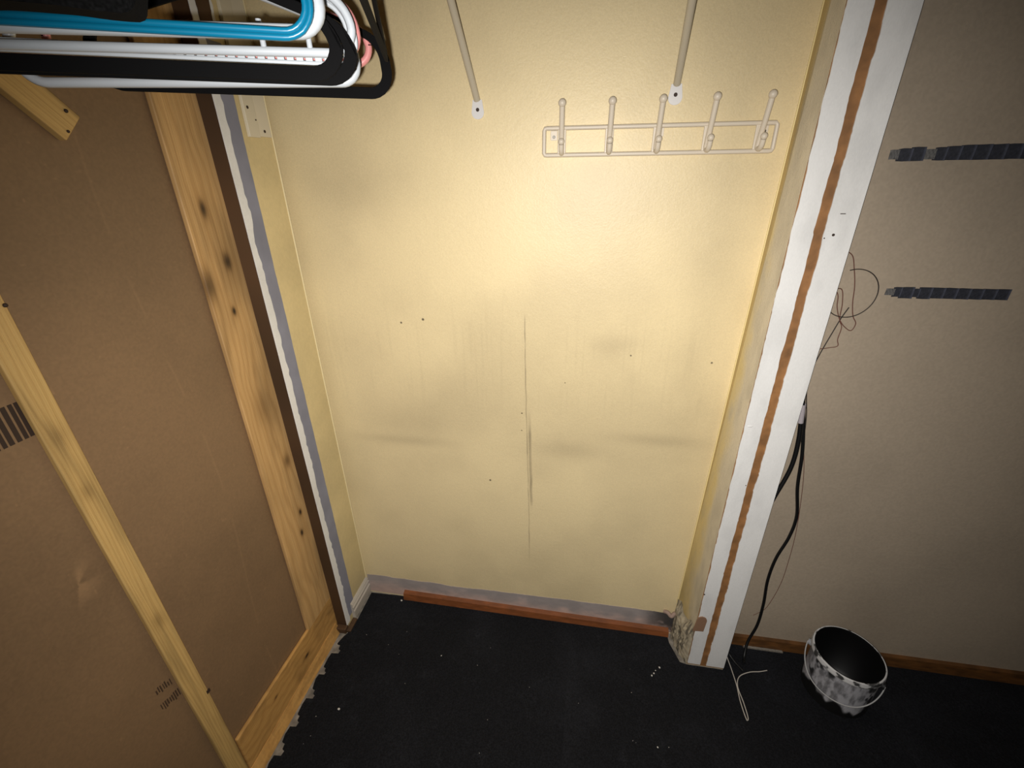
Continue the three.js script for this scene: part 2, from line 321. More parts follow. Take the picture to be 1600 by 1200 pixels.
// brown strip under the beige wall
{
  const g = hexa([[0.476, 0.002, 0.012], [2.2, 0.002, 0.012], [2.2, 0.002, -0.002], [0.476, 0.002, -0.002]], [[0.476, 0.041, 0.010], [2.2, 0.053, 0.010], [2.2, 0.053, -0.002], [0.476, 0.041, -0.002]]);
  const p = g.attributes.position, uv = g.attributes.uv; for (let i = 0; i < p.count; i++) uv.setXY(i, (p.getX(i) - 0.47) / 1.73, p.getY(i) * 20);
  structure(mesh('baseboard_side', g, brownSkirting), 'baseboard_side');
  const pale = ragged(0.560, 0.672, 0, 0.010, { t: 0.0016, n: 4 });
  const sl = box(0.556, 0, 0.012, 0.672, 0.0105, 0.0185, 0.002);
  structure(mesh('trim_2', metreUV(sl, 'x', 4, 20), underfloor), 'trim_2');
}

// partition end on the right of the alcove
{
  const g = new THREE.Group(); g.name = 'wall_right'; scene.add(g); structure(g);
  // yellow return, wedge shaped: the inner corner leans a little
  const ret = hexa([[0.332, 0, 0], [0.366, 0, 0.099], [0.474, 0, 0.099], [0.474, 0, 0]].map(([x, y, z]) => [x, y, z]), [[0.391, WH, 0], [0.376, WH, 0.099], [0.484, WH, 0.099], [0.484, WH, 0]]);
  { // order corners counter-clockwise from above for outward faces
    const a = [0.332, 0, 0], b = [0.366, 0, 0.099], c = [0.474, 0, 0.099], d = [0.474, 0, 0];
    const A = [0.393, WH, 0], B = [0.374, WH, 0.099], C = [0.484, WH, 0.099], D = [0.484, WH, 0];
    const body = hexa([a, b, c, d], [A, B, C, D]);
    const p = body.attributes.position, uv = body.attributes.uv; for (let i = 0; i < p.count; i++) uv.setXY(i, p.getZ(i) / 0.1, p.getY(i) / WH);
    mesh('return_face', body, dirtyCream, g);
  }
  // bare brown wood across the end, white paint layers on either side of it
  const wood = hexa([[0.3665, 0.006, 0.099], [0.3665, 0.006, 0.1015], [0.473, 0.006, 0.1015], [0.473, 0.006, 0.099]], [[0.3745, WH, 0.099], [0.3745, WH, 0.1015], [0.4835, WH, 0.1015], [0.4835, WH, 0.099]]);
  { const p = wood.attributes.position, uv = wood.attributes.uv; for (let i = 0; i < p.count; i++) uv.setXY(i, (p.getX(i) - 0.36) * 6, p.getY(i) / WH); }
  mesh('bare_wood_strip', wood, brownWood, g);
  const strip = (u0, u1, o, y0 = 0.012) => { const q = ragged(u0, u1, y0, 2.39, { n: 420, t: 0.0022, ...o }); q.translate(0, 0, 0.1015); const p = q.attributes.position, uv = q.attributes.uv; for (let i = 0; i < p.count; i++) uv.setXY(i, (p.getX(i) - 0.36) * 8, p.getY(i) / WH); return q; };
  mesh('white_paint_strip', strip(0.3675, 0.4045, { amp0: 0.0016, amp1: 0.0018, lean0: 0.0028, lean1: 0.0042, s: 31, freq: 24 }), whitePaint, g);
  mesh('white_paint_strip', strip(0.4225, 0.4735, { amp0: 0.0022, amp1: 0.0002, lean0: 0.0046, lean1: 0.0040, s: 47, freq: 26 }), whitePaint, g);
  // worn brown patch and grubby filler low on the left strip
  const ps = new THREE.Shape(); ps.moveTo(0.361, 0.163); ps.lineTo(0.389, 0.166); ps.lineTo(0.392, 0.210); ps.quadraticCurveTo(0.390, 0.224, 0.378, 0.225); ps.quadraticCurveTo(0.367, 0.224, 0.3655, 0.208); ps.closePath();
  const pg = new THREE.ExtrudeGeometry(ps, { depth: 0.002, bevelEnabled: true, bevelSize: 0.0008, bevelThickness: 0.0008, bevelSegments: 2 }); pg.translate(0, 0, 0.1035); mesh('worn_wood_patch', pg, mat({ color: 0x8a6a52, roughness: 0.75, bumpMap: woodBump, bumpScale: 0.0006 }), g);
  for (const [x, y, r] of [[0.444, 1.286, 0.0025], [0.430, 1.280, 0.0012], [0.369, 0.315, 0.0022], [0.404, 0.70, 0.0012]]) { const n = new THREE.CylinderGeometry(r, r, 0.0012, 12); n.rotateX(Math.PI / 2); n.translate(x, y, 0.1040); mesh('nail_head', n, printInk, g); }
  const dash = box(0.446, 1.3225, 0.1035, 0.455, 1.3240, 0.1041); mesh('pencil_mark', dash, printInk, g);
  const blister = new THREE.SphereGeometry(0.006, 16, 10); blister.scale(1, 0.42, 0.18); blister.translate(0.381, 0.865, 0.1037); mesh('paint_blister', blister, whitePaint, g);
  // crumpled, peeling paint at the foot of the return
  const NU = 26, NV = 40, pos = [], idx = [], uvs = [];
  for (let j = 0; j <= NV; j++) for (let i = 0; i <= NU; i++) {
    const u = i / NU, v = j / NV, y = 0.004 + v * (0.150 + 0.04 * noise(u * 5, 2, 3)), z = 0.004 + u * 0.097;
    const edge = Math.sin(Math.PI * clamp(u)) ** 0.5 * smooth(1, 0.75, v);
    const n = Math.abs(fbm(u * 7 + v * 2, v * 5, 201, 4) - 0.5) * 2, n2 = fbm(u * 16, v * 9, 207, 3) - 0.5;
    const x = lerp(0.3335, 0.367, z / 0.099) - 0.0015 - edge * (0.013 * (1 - n) * 0.9 + 0.008 * n2 + 0.002);
    pos.push(x, y, z); uvs.push(u, v);
  }
  for (let j = 0; j < NV; j++) for (let i = 0; i < NU; i++) { const a = j * (NU + 1) + i, b = a + 1, c = a + NU + 1, d = c + 1; idx.push(a, b, c, b, d, c); }
  const cg = new THREE.BufferGeometry(); cg.setAttribute('position', new THREE.Float32BufferAttribute(pos, 3)); cg.setAttribute('uv', new THREE.Float32BufferAttribute(uvs, 2)); cg.setIndex(idx); cg.computeVertexNormals();
  mesh('peeling_paint', cg, mat({ side: THREE.DoubleSide, roughness: 0.8, map: tex(256, 256, (u, v) => { const n = fbm(u * 10, v * 14, 211, 4), d = smooth(0.50, 0.68, fbm(u * 18 + 3, v * 3.5, 213, 4)), k = 1 - 0.3 * n - 0.34 * d; return [196 * k, 184 * k, 158 * k]; }) }), g);  // dark streaks in the map are painted shadows between the folds
  // curled flap of paper beside it, on the soot-stained corner
  const fl = tube([[0.300, 0.103, 0.002], [0.309, 0.108, 0.010], [0.320, 0.101, 0.016], [0.329, 0.110, 0.012], [0.334, 0.098, 0.006]], 0.0065, 24, false, 8); fl.scale(1, 1, 1);
  mesh('curled_flap', fl, mat({ color: 0x9a8478, roughness: 0.85 }), g);
}

// ---------------------------------------------------------------- left side: pale pine frame on hardboard
{
  const g = new THREE.Group(); g.name = 'wall_left'; scene.add(g); structure(g);
  const XB = -0.793, XF = -0.782;
  const hb = box(-0.812, 0, 0.1575, XB, WH, 2.5);
  { const p = hb.attributes.position, uv = hb.attributes.uv; for (let i = 0; i < p.count; i++) uv.setXY(i, p.getZ(i) / 2.4 * 2.2 % 1.0001, p.getY(i) / WH); for (let i = 0; i < p.count; i++) uv.setXY(i, p.getZ(i) / 2.4, p.getY(i) / 2.4); }
  hardboard.map.wrapS = hardboard.map.wrapT = THREE.RepeatWrapping;
  mesh('hardboard_sheet', hb, hardboard, g);
  mesh('back_framing', box(-1.0, 0, -0.14, -0.812, WH, 2.6), dimWall, g);
  const boardUV = (geo, z0, w, y0, len) => { const q = geo.index ? geo.toNonIndexed() : geo, p = q.attributes.position, uv = q.attributes.uv; for (let i = 0; i < p.count; i++) uv.setXY(i, 1 - (p.getZ(i) - z0) / w, (p.getY(i) - y0) / len); return q; };
  // upright beside the alcove, slightly out of plumb
  let s = box(XB + 0.0006, 0.148, 0.150, XF, 2.39, 0.2745, 0.0025); s = boardUV(s, 0.150, 0.1245, 0, 2.1);
  { const p = s.attributes.position; for (let i = 0; i < p.count; i++) { const y = p.getY(i), z = p.getZ(i); p.setZ(i, z + (z > 0.2 ? 0.004 - 0.0105 * (y - 0.15) : 0.0005 * (y - 0.15))); } s.computeVertexNormals(); }
  mesh('stud', s, pineStud, g);
  // slimmer upright nearer the camera
  let d = box(XB + 0.0006, 0.0, -0.0195, XF, 2.39, 0.0195, 0.0025); d = boardUV(d, -0.0195, 0.039, 0, 2.1); d.rotateX(0.0135); d.translate(0, 0, 0.6015);
  mesh('stud', d, pineSlim, g);
  // bottom plate between them
  let pl = box(XB + 0.0006, 0.004, 0.151, XF, 0.1565, 0.5795, 0.004);
  { const q = pl.toNonIndexed ? (pl.index ? pl.toNonIndexed() : pl) : pl; const p = q.attributes.position, uv = q.attributes.uv; for (let i = 0; i < p.count; i++) { uv.setXY(i, p.getY(i) / 0.16, p.getZ(i) / 0.6); if (p.getY(i) > 0.1) p.setY(i, p.getY(i) + (p.getZ(i) - 0.15) * 0.022 - 0.006); } pl = q; pl.computeVertexNormals(); }
  mesh('bottom_plate', pl, pinePlate, g);
  let pl2 = box(XB + 0.0006, 0.004, 0.622, XF, 0.160, 2.3, 0.004); { const q = pl2.index ? pl2.toNonIndexed() : pl2; const p = q.attributes.position, uv = q.attributes.uv; for (let i = 0; i < p.count; i++) uv.setXY(i, p.getY(i) / 0.16, p.getZ(i) / 0.6); pl2 = q; }
  // lower lip of the plate: the small bevelled strip that meets the floor
  mesh('floor_lip', metreUV(hexa([[XB, 0.0, 0.60], [XF + 0.016, 0.0, 0.60], [XF + 0.016, 0.0, 0.165], [XB, 0.0, 0.165]], [[XB, 0.034, 0.60], [XF + 0.002, 0.034, 0.60], [XF + 0.002, 0.034, 0.165], [XB, 0.034, 0.165]]), 'z', 2, 6), pinePlate, g);
  // diagonal brace with a square-cut end
  let br = box(XB + 0.0006, -0.0235, 0, XF + 0.004, 0.0235, 0.75, 0.002); { const q = br.index ? br.toNonIndexed() : br; const p = q.attributes.position, uv = q.attributes.uv; for (let i = 0; i < p.count; i++) uv.setXY(i, (p.getY(i) + 0.0235) / 0.047, p.getZ(i) * 0.45); br = q; }
  br.rotateX(-Math.PI / 4); br.translate(0, 1.470, 0.4215);
  mesh('brace', br, pineSlim, g);
  // nail in the brace end, dark chips on the slim upright
  mesh('nail_head', [ball([XF + 0.0045, 1.493, 0.424], 0.0028, 8), ball([XF + 0.0045, 1.466, 0.432], 0.0022, 8)], printInk, g);
  mesh('nail_head', ball([XF + 0.0005, 1.248, 0.601], 0.0030, 8), printInk, g);
  const notch = box(XF - 0.001, 0.366, 0.5835, XF + 0.0006, 0.376, 0.592, 0.0005); notch.translate(0, 0, 0); mesh('split', notch, printInk, g);
  // print on the hardboard: a row of dark bars, and a faded stamp
  for (let k = 0; k < 7; k++) { const z = 0.6335 + k * 0.0082 * (k > 2 ? 1.05 : 1); const q = box(XB, 1.062, z, XB + 0.0005, 1.117, z + (k % 3 === 1 ? 0.0052 : 0.0060)); mesh('printed_bar', q, printInk, g); }
  const ink = [];
  for (let r = 0; r < 2; r++) for (let k = 0; k < 9; k++) { const z = 0.628 + k * 0.0046, y = 0.476 - r * 0.040 + (rnd() - 0.5) * 0.004 + k * 0.0016; if (rnd() < 0.86) ink.push(box(XB, y - 0.013 * (0.4 + rnd() * 0.6), z, XB + 0.0005, y + 0.012 * (0.3 + rnd() * 0.7), z + 0.0012 + rnd() * 0.0022)); }
  mesh('faded_stamp', ink, mat({ color: 0x43301f, roughness: 0.8 }), g);
}

// ---------------------------------------------------------------- black floor mat with a toothed edge
{
  const sh = new THREE.Shape(); sh.moveTo(2.15, -0.006 * -1 - 0.02); // (x, -z)
  const pts = [];
  const zMin = 0.0208, zMax = 2.4;
  pts.push([-0.60, zMin], [0.320, zMin]);
  pts.push([0.322, 0.04], [0.346, 0.100], [0.366, 0.1045], [0.4745, 0.1045], [0.4765, 0.0123], [0.552, 0.0123], [0.556, 0.020], [0.672, 0.020], [0.676, 0.0123], [2.18, 0.0123], [2.18, zMax], [-0.78, zMax]);
  // toothed left edge, from near to far
  const tooth = []; let z = 1.2;
  const prof = [0, 0.010, 0.012, -0.004, -0.006];
  tooth.push([-0.757, zMax - 0.3]);
  while (z > 0.205) {
    const d = 0.017 + 0.008 * rnd(), in0 = -0.760 + 0.004 * rnd(), w = 0.014 + 0.008 * rnd();
    tooth.push([in0, z], [in0 + 0.002, z - w * 0.9], [in0 + d, z - w], [in0 + d * 1.1, z - w * 1.6], [in0 + d * 0.72, z - w * 1.75], [in0 + d * 0.66, z - w * 2.4], [in0 + 0.004, z - w * 2.5]);
    z -= w * 2.5 + 0.018 + 0.014 * rnd();
  }
  tooth.push([-0.745, 0.19], [-0.728, 0.155], [-0.730, 0.01], [-0.605, 0.006]);
  const all = [...pts, ...tooth];
  const s2 = new THREE.Shape(); all.forEach(([x, zz], i) => (i ? s2.lineTo(x, -zz) : s2.moveTo(x, -zz)));
  const g = new THREE.ExtrudeGeometry(s2, { depth: 0.006, bevelEnabled: false }); g.rotateX(-Math.PI / 2);
  const uv = g.attributes.uv, p = g.attributes.position; for (let i = 0; i < p.count; i++) uv.setXY(i, p.getX(i) / 0.9, p.getZ(i) / 0.9);
  g.computeVertexNormals();
  const m = mesh('floor_mat', g, carpet);
  tag(m, 'worn black floor mat with a toothed left edge, covering the whole floor', 'mat');
  // dust and paint flecks on it
  const fl = [];
  const fleck = (x, zz, r) => { const q = new THREE.IcosahedronGeometry(r, 0); q.scale(1, 0.5, 0.8); q.rotateY(rnd() * 6); q.translate(x, 0.006 + r * 0.35, zz); fl.push(q); };
  for (const a of [[-0.606, 0.026, 0.0042], [0.281, 0.129, 0.0036], [0.262, 0.150, 0.003], [0.255, 0.158, 0.0032], [0.268, 0.140, 0.002], [-0.644, 0.40, 0.0042], [-0.40, 0.20, 0.0022], [0.07, 0.52, 0.002], [0.25, 0.35, 0.0025]]) fleck(...a);
  for (let i = 0; i < 45; i++) { const fx = -0.7 + rnd() * 1.2, fz = 0.13 + rnd() * 0.68; fleck(fx, fz, 0.0006 + rnd() * 0.0007); }
  const f = mesh('paint_flecks', fl, flakeWhite); f.userData.kind = 'stuff'; tag(f, 'tiny pale flecks of paint and grit scattered over the black mat', 'debris');
}

// ---------------------------------------------------------------- coat rack on the back wall
{
  const g = group('coat_rack'); g.position.set(-0.113, 1.433, 0);
  tag(g, 'cream wire coat rack with five ball-tipped double hooks on the yellow wall', 'coat rack');
  const L = 0.451, H = 0.050, r = 0.0044, zc = 0.0050;
  const loop = rounded([V(0, 0, zc), V(L, -0.001, zc), V(L, 0.0475, zc), V(0, H, zc)], [0.004, 0.004, 0.004, 0.004], 4);
  const rail = mesh('frame', new THREE.TubeGeometry(loopCurve(loop), 240, r, 8, true), rackWhite, g);
  [0.037, 0.134, 0.2285, 0.3255, 0.4215].forEach((x) => {
    mesh('upright', box(x - 0.0085, 0, 0.003, x + 0.0085, 0.0485, 0.0075, 0.0018), rackWhite, g);
    const up = [tube([[x, 0.006, 0.008], [x, 0.020, 0.012], [x + 0.0005, 0.050, 0.024], [x + 0.001, 0.0865, 0.036]], 0.0054, 24, false, 10), ball([x + 0.001, 0.0905, 0.0375], 0.0078)];
    mesh('long_hook', up, rackWhite, g);
    const lo = [tube([[x, 0.005, 0.006], [x + 0.001, 0.003, 0.018], [x + 0.001, 0.008, 0.028], [x + 0.001, 0.019, 0.0325]], 0.0052, 16, false, 10), ball([x + 0.001, 0.0235, 0.0335], 0.0066)];
    mesh('short_hook', lo, rackWhite, g);
  });
  for (const [x, y] of [[0.020, 0.034], [0.2345, 0.036], [0.4305, 0.034]]) {
    const tab = mesh('screw_tab', box(x - 0.007, y - 0.0065, 0.0005, x + 0.007, y + 0.0115, 0.002, 0.0007), rackWhite, g);
    const s = new THREE.CylinderGeometry(0.0028, 0.0032, 0.0016, 14); s.rotateX(Math.PI / 2); s.translate(x, y, 0.0026); mesh('screw', s, steel, tab);
  }
}

// ---------------------------------------------------------------- two painted struts bracing up from the wall
function strut(foot, dir, label) {
  const g = group('shelf_strut'); g.position.set(...foot); tag(g, label, 'strut', 'slanting shelf struts');
  const d = V(...dir).normalize(), end = d.clone().multiplyScalar(0.42), st = V(0, 0.010, 0.004);
  const rodGeo = new THREE.TubeGeometry(new THREE.CatmullRomCurve3([st, st.clone().addScaledVector(d, 0.02), st.clone().addScaledVector(d, 0.2), end]), 30, 0.0070, 12);
  mesh('tube', rodGeo, strutPaint, g);
  const sh = new THREE.Shape(); sh.moveTo(-0.0095, 0.010); sh.lineTo(0.0095, 0.010); sh.lineTo(0.0130, -0.012); sh.quadraticCurveTo(0.012, -0.024, 0, -0.0245); sh.quadraticCurveTo(-0.012, -0.024, -0.0130, -0.012); sh.closePath();
  const fp = mesh('foot_plate', new THREE.ExtrudeGeometry(sh, { depth: 0.0018, bevelEnabled: true, bevelSize: 0.0005, bevelThickness: 0.0005, bevelSegments: 2 }), footPlate, g);
  fp.position.z = 0.0006;
  const s = new THREE.CylinderGeometry(0.0032, 0.0038, 0.003, 14); s.rotateX(Math.PI / 2); s.translate(0, -0.0075, 0.0032); mesh('screw', s, printInk, fp);
}
strut([-0.2545, 1.529, 0], [-0.011, 0.141, 0.13], 'slanting painted tube strut screwed to the wall left of the coat rack');
strut([0.1425, 1.541, 0], [-0.0085, 0.105, 0.13], 'slanting painted tube strut screwed to the wall just above the coat rack');

// ---------------------------------------------------------------- white plate on the alcove's left wall
{
  const g = group('wall_plate'); g.position.set(-0.746, 1.479, 0.047);
  tag(g, 'white painted metal plate with screw holes on the narrow left wall under the hangers', 'wall plate');
  mesh('flat_leaf', box(0, 0.003, -0.040, 0.0045, 0.42, 0.002, 0.001), mat({ color: 0xe3d9c0, roughness: 0.5 }), g);
  mesh('raised_leaf', box(0, 0, 0.002, 0.0075, 0.42, 0.037, 0.0015), mat({ color: 0xdcd2b8, roughness: 0.5 }), g);
  for (const [y, z, x] of [[0.056, 0.026, 0.0078], [0.014, -0.018, 0.0048], [0.034, 0.008, 0.0078]]) { const r = z === 0.008 ? 0.0016 : 0.003; const s = new THREE.CylinderGeometry(r, r, 0.0014, 14); s.rotateZ(Math.PI / 2); s.translate(x, y, z); mesh('screw', s, printInk, g); }
}

// ---------------------------------------------------------------- tape strips on the beige wall
function tapeStrip(x0, y0, n, pitch, hs, label, slopeTop) {
  const g = group('tape_strip'); g.position.set(x0, y0, -0.002); tag(g, label, 'tape strip', 'rows of dark tape');
  let x = 0;
  for (let k = 0; k < n; k++) {
    const [w, lo, hi, pale] = hs[k] ?? [pitch, 0.0005 * (rnd() - 0.5), hs[hs.length - 1][2] + 0.0006 * (rnd() - 0.5) + slopeTop * (k - hs.length), 0];
    const sh = new THREE.Shape(); const sk = 0.0015 * (rnd() - 0.3);
    sh.moveTo(x, lo + 0.001 * (rnd() - 0.5)); sh.lineTo(x + w * 0.5, lo + 0.0007 * (rnd() - 0.5)); sh.lineTo(x + w + 0.0022, lo + 0.0008 * (rnd() - 0.5)); sh.lineTo(x + w + 0.0022 + sk, hi + 0.0008 * (rnd() - 0.5)); sh.lineTo(x + w * 0.4, hi + 0.0006 * (rnd() - 0.5)); sh.lineTo(x + sk, hi - 0.001 * rnd()); sh.closePath();
    const q = new THREE.ExtrudeGeometry(sh, { depth: 0.0012, bevelEnabled: true, bevelSize: 0.0003, bevelThickness: 0.0003, bevelSegments: 1 });
    const uv = q.attributes.uv, p = q.attributes.position; for (let i = 0; i < p.count; i++) uv.setXY(i, clamp((p.getX(i) - x) / (w + 0.002), 0.01, 0.99), p.getY(i) / 0.03);
    q.translate(-x, 0, 0); q.rotateY(-0.06); q.translate(x, 0, 0.0018);
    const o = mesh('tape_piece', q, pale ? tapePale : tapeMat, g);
    x += w;
  }
}
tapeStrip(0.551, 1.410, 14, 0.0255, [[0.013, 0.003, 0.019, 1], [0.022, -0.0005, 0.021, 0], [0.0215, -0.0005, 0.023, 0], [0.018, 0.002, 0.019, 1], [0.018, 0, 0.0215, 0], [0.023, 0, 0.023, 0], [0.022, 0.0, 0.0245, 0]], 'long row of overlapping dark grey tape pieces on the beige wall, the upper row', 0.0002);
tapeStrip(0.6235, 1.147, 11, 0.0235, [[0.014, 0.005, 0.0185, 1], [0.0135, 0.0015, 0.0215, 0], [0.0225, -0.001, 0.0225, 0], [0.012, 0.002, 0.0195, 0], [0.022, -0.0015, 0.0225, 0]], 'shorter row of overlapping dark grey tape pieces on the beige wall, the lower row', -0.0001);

// ---------------------------------------------------------------- paint bucket
{
  const g = group('bucket'); g.position.set(0.778, 0.006, 0.110);
  tag(g, 'small black plastic bucket smeared with white paint, wire handle down, by the beige wall', 'bucket');
  const R = 0.0865, r = 0.0830, h = 0.158;
  const paint = tex(1024, 256, (u, v) => {
    const a = u * Math.PI * 2, n = fbm(u * 22, v * 4, 221, 4), st = fbm(u * 60, v * 7, 225, 4), big = fbm(u * 7, v * 3, 229, 3);
    const line = 0.14 + 0.75 * (fbm(u * 9, 0.5, 233, 3) - 0.45);            // jagged lower limit of the white smears
    let c = smooth(line - 0.05, line + 0.04, v + 0.06 * (n - 0.5)) * (0.62 + 0.38 * smooth(0.30, 0.58, st * 0.55 + big * 0.5));
    c *= 1 - 0.75 * smooth(0.64, 0.72, fbm(u * 14 + 9, v * 3, 237, 3));
    c = Math.max(c, 0.9 * smooth(0.90, 0.94, v + 0.03 * (n - 0.5)));
    const k = lerp(9, 176, c);
    return [k, k, k * 1.03];
  });
  const body = new THREE.LatheGeometry([[0.0005, 0], [r - 0.003, 0], [r, 0.003], [R - 0.004, h - 0.012], [R - 0.001, h - 0.012]].map(([x, y]) => new THREE.Vector2(x, y)), 72);
  { const p = body.attributes.position, uv = body.attributes.uv; for (let i = 0; i < p.count; i++) uv.setY(i, p.getY(i) / h); }
  mesh('body', body, mat({ map: paint, roughness: 0.6 }), g);
  const inner = new THREE.LatheGeometry([[R - 0.004, h], [R - 0.006, h - 0.012], [r - 0.003, 0.004], [0.0005, 0.004]].map(([x, y]) => new THREE.Vector2(x, y)), 72);
  mesh('inside', inner, mat({ color: 0x050506, roughness: 0.5, side: THREE.DoubleSide }), g);
  const rimT = tex(512, 32, (u, v) => { const k = lerp(60, 205, smooth(0.3, 0.5, fbm(u * 30, v * 2, 241, 4))); return [k, k, k]; });
  const rim = new THREE.LatheGeometry([[R - 0.001, h - 0.016], [R + 0.0016, h - 0.015], [R + 0.0018, h - 0.010], [R + 0.0003, h - 0.008], [R + 0.0005, h - 0.002], [R - 0.0012, h + 0.0004], [R - 0.004, h]].map(([x, y]) => new THREE.Vector2(x, y)), 90);
  mesh('rim', rim, mat({ map: rimT, roughness: 0.55 }), g);
  // ears and the drooping wire handle
  const ax = V(0.80, 0, 0.60), fr = V(-0.60, 0, 0.80);
  for (const s of [-1, 1]) {
    const q = new THREE.CylinderGeometry(0.008, 0.010, 0.010, 16); q.rotateZ(Math.PI / 2); q.rotateY(-Math.atan2(ax.z, ax.x)); q.translate(ax.x * s * (R + 0.001), h - 0.040, ax.z * s * (R + 0.001));
    const ear = mesh('ear', q, mat({ color: s < 0 ? 0x9a9ca0 : 0x17181a, roughness: 0.6 }), g);
  }
  const hp = []; const RH = R + 0.0065;
  for (let k = 0; k <= 24; k++) { const t = Math.PI * k / 24, c = -Math.cos(t), s = Math.sin(t); const outw = 0.0865 * s + 0.004 * Math.sin(t * 2) * 0; const y = h - 0.040 - 0.066 * s * (1 + 0.06 * Math.sin(t * 3)); hp.push(ax.clone().multiplyScalar(c * RH).addScaledVector(fr, outw).setY(y)); }
  mesh('handle', tube(hp, 0.0017, 90, false, 8), mat({ color: 0xa9a9a8, roughness: 0.4 }), g);
}

// ---------------------------------------------------------------- cables and wires by the partition
{
  const W = (x, y, z = 0.008) => [x, y, z];
  tag(mesh('power_cable', [tube([W(0.490, 1.02, 0.012), W(0.506, 0.95, 0.012), W(0.530, 0.862, 0.010), W(0.556, 0.745, 0.008), W(0.570, 0.640, 0.007), W(0.591, 0.540, 0.007), W(0.589, 0.470, 0.007), W(0.573, 0.385, 0.007), W(0.569, 0.300, 0.008), W(0.576, 0.200, 0.012), W(0.574, 0.115, 0.018), W(0.556, 0.045, 0.030), W(0.546, 0.011, 0.055), W(0.540, 0.010, 0.075)], 0.0042, 160, false, 10)], cableBlack),
    'thick black cable hanging along the beige wall down to the floor', 'cable');
  tag(mesh('power_cable', [tube([W(0.496, 0.985, 0.034), W(0.512, 0.89, 0.032), W(0.527, 0.80, 0.030), W(0.529, 0.715, 0.030), W(0.510, 0.62, 0.032), W(0.492, 0.54, 0.034), W(0.485, 0.46, 0.034)], 0.0052, 80, false, 10)], cableBlack),
    'black cable tucked behind the white partition edge, beside the thick hanging cable', 'cable');
  tag(mesh('cable_sleeve', tube([W(0.5130, 0.895, 0.0315), W(0.5165, 0.870, 0.031), W(0.5195, 0.845, 0.0305)], 0.0066, 12, false, 10), mat({ color: 0xa9a2a6, roughness: 0.5 })), 'short pale sleeve wrapped round the black cables beside the partition', 'cable sleeve');
  const thin = (pts, r, m, label) => tag(mesh('thin_wire', tube(pts, r, 140, false, 6), m), label, 'wire', 'loose thin wires by the partition');
  const ring = []; for (let k = 0; k <= 30; k++) { const t = 1.9 - k / 30 * 4.5; ring.push(W(0.553 + 0.050 * Math.cos(t), 1.155 + 0.052 * Math.sin(t), 0.012)); }
  thin(ring, 0.0010, wireDark, 'thin dark wire bent in a wide round loop beside the white partition');
  thin([W(0.515, 1.245, 0.010), W(0.534, 1.235), W(0.5465, 1.205), W(0.557, 1.17), W(0.563, 1.135), W(0.572, 1.105), W(0.582, 1.088), W(0.577, 1.072), W(0.562, 1.080), W(0.548, 1.096), W(0.535, 1.125), W(0.53, 1.15), W(0.52, 1.165)], 0.0009, wireCopper, 'thin reddish wire looping down through the round dark wire loop');
  thin([W(0.512, 1.165, 0.02), W(0.530, 1.165, 0.014), W(0.541, 1.135, 0.012), W(0.548, 1.095), W(0.556, 1.08), W(0.556, 1.05), W(0.560, 1.035), W(0.545, 1.03), W(0.52, 1.025)], 0.0009, wireCopper, 'thin reddish wire with a sharp kink just below the loops');
  thin([W(0.5565, 1.125, 0.012), W(0.550, 1.10), W(0.541, 1.065), W(0.528, 1.01), W(0.520, 0.965), W(0.524, 0.92), W(0.540, 0.85), W(0.553, 0.76)], 0.0011, wireDark, 'thin dark wire running down along the partition edge into the cables');
  thin([W(0.560, 0.745), W(0.575, 0.68), W(0.592, 0.57), W(0.603, 0.47), W(0.607, 0.38), W(0.607, 0.30), W(0.598, 0.225), W(0.585, 0.175), W(0.560, 0.145)], 0.0007, wireCopper, 'hair-thin brown wire bowing out right of the thick black cable');
  // on the floor
  tag(mesh('floor_cable', tube([[0.486, 0.07, 0.05], [0.499, 0.02, 0.055], [0.512, 0.011, 0.075], [0.530, 0.010, 0.10]], 0.0036, 40, false, 8), cableBlack), 'short black cable end lying on the mat at the foot of the partition', 'cable');
  tag(mesh('white_wire', tube([[0.484, 0.055, 0.035], [0.490, 0.020, 0.060], [0.497, 0.010, 0.100], [0.500, 0.009, 0.150], [0.498, 0.009, 0.195], [0.503, 0.009, 0.245], [0.5065, 0.009, 0.240], [0.5065, 0.009, 0.200], [0.502, 0.010, 0.150], [0.514, 0.010, 0.122], [0.548, 0.011, 0.103], [0.580, 0.011, 0.096], [0.603, 0.010, 0.088]], 0.0014, 140, false, 8), wireWhite), 'white wire lying on the black mat in a narrow loop with a bent end', 'wire');
}

// ---------------------------------------------------------------- hangers on a rod
const ROD_Y = 1.742;
// local frame: x along the bottom bar, y up, bar's lower face at about -6 mm
function outline(W, o = 0, sh = 0.315, lift = 0.052, r1 = 0.020, r2 = 0.030) {
  const top = lift + (W - 0.012) * Math.tan(sh);
  const pts = [V(-W + o, o), V(W - o, o), V(W - 0.004 - o, lift - o * 0.2), V(0.012, top - o), V(-0.012, top - o), V(-W + 0.004 + o, lift - o * 0.2)];
  return { pts: rounded(pts, [r1, r1, r2, 0.03, 0.03, r2].map((r) => Math.max(0.004, r - o))), top };
}
function hook(top, m, r, parent, rodY) {
  const h = rodY - top, R = 0.020;
  const pts = [[0, top - 0.004, 0], [0, top + (h - R) * 0.5, 0], [0.0, top + h - R * 2 + 0.006, 0], [R * 0.35, top + h - R * 1.4, 0]];
  for (let k = 0; k <= 12; k++) { const a = -0.5 + k / 12 * 3.6; pts.push([R * Math.cos(a), rodY + R * 0.0 + 0.0 + R * Math.sin(a) - 0.0, 0]); }
  mesh('hook', tube(pts, r, 60, false, 8), m, parent);
}
function place(g, p) { g.position.set(p[0], p[1], p[2]); g.rotation.set(0, THREE.MathUtils.degToRad(p[3]), THREE.MathUtils.degToRad(p[4]), 'YXZ'); }
